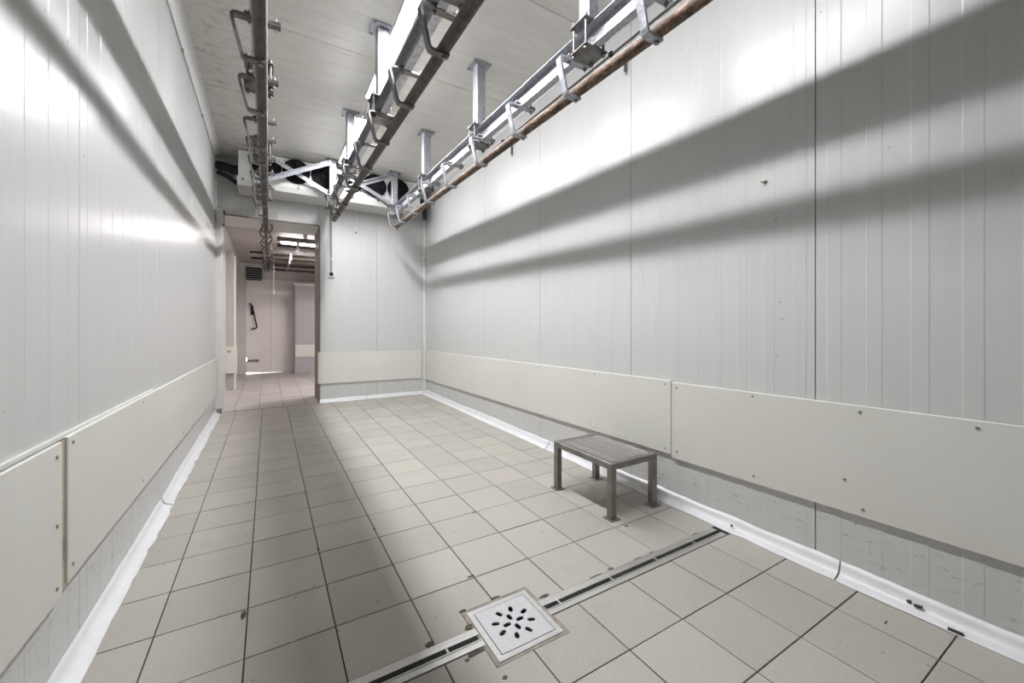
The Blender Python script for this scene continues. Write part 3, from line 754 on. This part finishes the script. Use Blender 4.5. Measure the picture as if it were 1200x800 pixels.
for k, (y, lab) in enumerate(((2.171, 'dark peg hanging from the right wall nearer the viewer'), (3.823, 'dark peg hanging from the right wall farther from the viewer'))):
    pg = thing('wall_peg', lab, 'peg', (XR, y, 3.21), 'short pegs under the cable on the right wall')
    part('pin', MB().tube((XR-.014, y, 3.215), (XR-.014, y, 3.115), .011, 8), M['cable'], pg); part('tip', MB().tube((XR-.014, y, 3.117), (XR-.014, y, 3.10), .008, 8), M['trimw'], pg)
c2 = thing('wall_cable', 'thin grey cable clipped high along the left wall under the coving', 'cable', (XL, 4.0, 3.45))
part('cable', MB().path([(XL+.007, y, 3.435) for y in (YF+.05, -1, .5, 2, 3.5, 5, 6.55)], .0045, 8), M['seal_line'], c2)
for y in (.6, 2.4, 4.15, 5.3): part('clip', MB().bx(XL+.001, XL+.016, y-.018, y+.018, 3.425, 3.445), M['seal_line'], c2)
# a scrap of rust hanging on the right wall
fin(part('hook_screw', MB().tube((XR+.002, 1.175, 1.99), (XR-.012, 1.18, 1.985), .007, 6).tube((XR-.012, 1.18, 1.985), (XR-.016, 1.195, 1.99), .004, 6), M['joint']), 'small rusty screw stub in the middle of the right wall panels', 'screw')

# ------------------------------------------------------------------ the hall beyond the doorway
HY1, HXR, HZ = 11.75, 2.7, 2.83
hf = struct('floor_hall')
part('tile_bed', slab(-.9, HXR+.1, YB+.02, HY1+.1), M['grout'], hf)
hx = [-.72, -.416]+[-.116+.3*k for k in range(9)]+[HXR]
hy = [YB+.025]+[7.02+.3*k for k in range(16)]+[HY1]
hallb = MB()
for i in range(len(hx)-1):
    for j in range(len(hy)-1):
        if hx[i] < .8 and hy[j+1]-hy[j] > .05: lay(hf, hx[i], hx[i+1], hy[j], hy[j+1], M['hall_tile'])
        else:
            q = [(hx[i]+g, hy[j]+g), (hx[i+1]-g, hy[j]+g), (hx[i+1]-g, hy[j+1]-g), (hx[i]+g, hy[j+1]-g)]
            hallb.add([(a, b_, fz(a, b_)) for a, b_ in q]+[(a, b_, fz(a, b_)-.004) for a, b_ in q], [(0,1,2,3),(4,7,6,5),(0,4,5,1),(1,5,6,2),(2,6,7,3),(3,7,4,0)])
tag(part('tile', hallb, M['hall_tile'], hf), kind='stuff')
hc = struct('ceiling_hall')
for k in range(5):
    y0 = 7.45+k*.89; link('panel', ceil_panel(.886, HXR+1.0, M['hall_ceil']), hc, (-.9, y0, HZ))
part('ceiling_core', MB().bx(-1, HXR+.2, YB+.1, HY1+.2, HZ+.03, HZ+.1), M['core'], hc)
hl = struct('wall_hall_left')
for k in range(4): link('panel', pm(1.25, 2.85, M['hall_panel'], .04), hl, (-.66, 8.00+1.254*k, .02), (0, 0, -PI/2))
part('wall_core', MB().bx(-.82, -.70, YB-.1, HY1+.1, -.1, HZ+.05), M['core'], hl)
part('pier', MB().chbox(-.665, -.535, 8.90, 9.10, .06, 2.62, .01), M['pier'], hl)
part('pier_edge', MB().chbox(-.545, -.515, 8.90, 9.12, .10, 2.55, .006), M['white_metal'], hl)
part('cove_strip', sweep_y(cove_profile(.06), -.66, 1, HZ, 7.45, HY1), M['trimw'], hl)
tb = thing('guard_board', 'white guard board bulging round the pier on the left of the hall', 'wall guard', (-.58, 8.9, .42), GR)
part('board', MB().chbox(-.66, -.49, 8.84, 8.895, .43, .90, .006), M['board'], tb)
part('scrape', MB().bx(-.63, -.58, 8.835, 8.845, .80, .84), M['board_edge'], tb)
hr = struct('wall_hall_right')
link('panel', pm(HY1-YB, 2.85, M['hall_panel'], .04), hr, (HXR, YB, .02), (0, 0, PI/2))
hn = struct('wall_hall_front'); part('wall_core', MB().bx(DX1+.08, HXR+.1, YB+.13, YB+.2, -.1, HZ+.05), M['hall_panel'], hn)
hb = struct('wall_hall_back')
DL, DR, DTOP = -.46, .57, 2.42
link('panel', pm(.40, 2.85, M['hall_panel'], .04), hb, (DL, HY1-.06, .05), (0, 0, PI))
link('panel', pm(HXR-DR, 2.85, M['hall_panel'], .04), hb, (HXR, HY1, .05), (0, 0, PI))
part('header', MB().bx(DL-.02, DR+.02, HY1-.04, HY1+.03, DTOP, HZ+.05), M['hall_panel'], hb)
part('wall_core', MB().bx(-1, DL-.01, HY1-.02, HY1+.1, -.1, HZ+.05).bx(DR+.01, HXR+.1, HY1+.031, HY1+.1, -.1, HZ+.05), M['core'], hb)
part('guard_strip', MB().chbox(-.72, DL-.02, HY1-.085, HY1-.062, .54, .86, .004), M['board'], hb)
# box-like bay that steps forward right of the hall door
by = 11.15
bay = struct('wall_hall_bay')
link('panel', pm(1.9, 2.2, M['hall_bay'], .04), bay, (DR-.02+1.9, by, .12), (0, 0, PI))
part('side', MB().bx(DR-.03, DR-.02, by, HY1, .1, 2.32), M['hall_panel'], bay)
part('top_ledge', MB().chbox(DR-.06, HXR, by-.05, HY1, 2.29, 2.36, .01), M['white_metal'], bay)
part('guard_strip', MB().chbox(DR-.015, HXR, by-.02, by-.002, .555, .855, .004), M['board'], bay)
part('painted_edge_shadow', MB().bx(DR-.035, DR-.015, by-.006, by+.01, .13, 2.30), M['gasket'], bay)  # brown strip standing in for the shadow along the bay's edge
# hall door: a sliding leaf with daylight at its worn lower edge
d1 = struct('door_1')
zf = fz(0, HY1)
leaf = [(-.462, .030), (-.30, .022), (-.12, .008), (.565, .006), (.565, 2.46-zf), (-.470, 2.46-zf), (-.470, .52), (-.466, .42), (-.438, .335), (-.455, .31), (-.466, .20), (-.466, .12), (-.458, .09)]
lm = MB().prism([(x, z) for x, z in leaf], 0, .05, .003).xf(Matrix.Translation((0, HY1-.07+.05, zf)) @ Euler((PI/2, 0, 0)).to_matrix().to_4x4())
part('leaf', lm, M['hall_door'], d1)
h = part('door_handle', MB().path([(-.385, HY1-.10, 1.86), (-.35, HY1-.13, 1.80), (-.31, HY1-.14, 1.66), (-.265, HY1-.15, 1.42), (-.24, HY1-.15, 1.28), (-.255, HY1-.15, 1.26), (-.36, HY1-.15, 1.235)], .014, 8), M['black'], d1)
part('latch_body', MB().chbox(-.365, -.315, HY1-.135, HY1-.07, 1.58, 1.80, .008), M['black'], h)
part('foot_stop', MB().chbox(-.43, -.20, HY1-.11, HY1-.07, zf+.30, zf+.335, .006), M['gasket'], d1)
part('seam', MB().bx(.045, .050, HY1-.074, HY1-.068, zf+.1, 2.44), M['joint_grey'], d1)
tag(part('ground_outside', MB().bx(-3, 3, HY1+.12, HY1+4, zf-.1, zf-.02), M['outside']), kind='structure').name = 'floor_outside'
# vent grille left on the hall back wall
vg = thing('vent_grille', 'dark louvred vent grille above the hall door', 'vent', (-.28, HY1-.09, 2.45))
part('frame', MB().bx(-.46, -.14, HY1-.10, HY1-.072, 2.42, 2.72), M['black'], vg)
for k in range(5): part('slat', MB().bx(-.45, -.15, HY1-.125, HY1-.10, 2.44+.055*k, 2.462+.055*k), M['grey_pvc'], vg)
# rails across the hall and the one that comes through the doorway
def hall_rail(label, y, x0, x1, z, group):
    t = thing('hall_rail', label, 'rail', ((x0+x1)/2, y, HZ), group)
    part('rail_tube', MB().tube((x0, y, z), (x1, y, z), .030, 12), M['rust_dark'], t)
    part('channel_beam', MB().bx(x0, x1, y+.03, y+.075, z+.085, z+.155), M['bracket'], t)
    for xx in (x0+.42, x0+.95): part('post', MB().bx(xx-.03, xx+.03, y+.025, y+.08, z+.155, HZ-.001), M['galv'], t)
    x = x0+.30
    while x < x1:
        b_ = part('hanger_bracket', MB().bx(x-.02, x+.02, y-.055, y-.045, z-.035, z+.09).bx(x-.02, x+.02, y-.055, y+.02, z-.045, z-.035).bx(x-.02, x+.02, y-.055, y+.08, z+.075, z+.085), M['galv'], t)
        part('bolt', MB().tube((x, y, z-.06), (x, y, z-.03), .009, 6), M['screw'], b_); x += .62
HG = 'rails running across the hall ceiling'
hall_rail('dark hall rail nearest the doorway lintel', 7.72, .12, 1.1, 2.60, HG)
hall_rail('hall rail just beyond the hall batten light', 9.0, .07, 2.6, 2.60, HG)
hall_rail('third hall rail back from the doorway lintel', 9.50, .07, 2.6, 2.60, HG)
hall_rail('fourth hall rail back from the doorway lintel', 10.15, .07, 2.6, 2.60, HG)
hall_rail('farthest hall rail, close above the bay beside the hall door', 10.80, .07, 2.6, 2.60, HG)
tr = thing('hall_track', 'rusty track with curled hangers running into the hall through the doorway', 'rail', (-.035, 9, HZ))
part('rail_tube', MB().tube((-.035, 6.74, 2.722), (-.01, 11.3, 2.66), .028, 12), M['rust'], tr)
for k in range(11):
    y = 7.0+.40*k; z = 2.72-.0136*(y-6.74); s = 1 if k % 2 else -1; x = -.033
    hg = part('curled_hanger', MB().path([(x-.07*s, y, z+.05), (x-.085*s, y, z), (x-.06*s, y, z-.06), (x, y+.01, z-.085), (x+.05*s, y+.02, z-.06), (x+.06*s, y+.02, z-.02)], .011, 6), M['bracket'], tr)
    part('wheel', MB().tube((x+.035*s, y-.02, z+.0), (x+.055*s, y-.02, z+.0), .038, 10), M['bracket'], hg)
for yy in (8.9, 9.6): part('side_arm', MB().bx(-.30, -.09, yy-.02, yy+.02, 2.63, 2.66), M['black'], tr)
hlamp = thing('ceiling_light', 'pale batten light across the hall seen over the rails', 'light', (1.0, 8.35, HZ))
part('housing', MB().bx(.18, 1.62, 8.28, 8.42, HZ-.05, HZ-.002), M['white_metal'], hlamp)
part('diffuser', MB().bx(.20, 1.60, 8.315, 8.385, HZ-.075, HZ-.051), M['hall_face'], hlamp)
q = thing('ceiling_light', 'unseen batten light added to brighten the hall from its right end', 'light', (1.9, 7.9, HZ))  # out-of-view lamp added to brighten the hall
part('housing', MB().bx(1.19, 2.61, 7.84, 7.96, HZ-.03, HZ-.002), M['white_metal'], q); part('diffuser', MB().bx(1.2, 2.6, 7.86, 7.94, HZ-.05, HZ-.0305), M['hall_fill'], q)
pcord = thing('pull_cord', 'thin white pull cord hanging in the hall beside the track', 'cord', (.09, 9.3, 2.2))
part('cord', MB().tube((.09, 9.3, 1.95), (.09, 9.3, HZ), .004, 6), M['trimw'], pcord); part('toggle', MB().tube((.09, 9.3, 1.92), (.09, 9.3, 1.96), .010, 8, .006), M['trimw'], pcord)
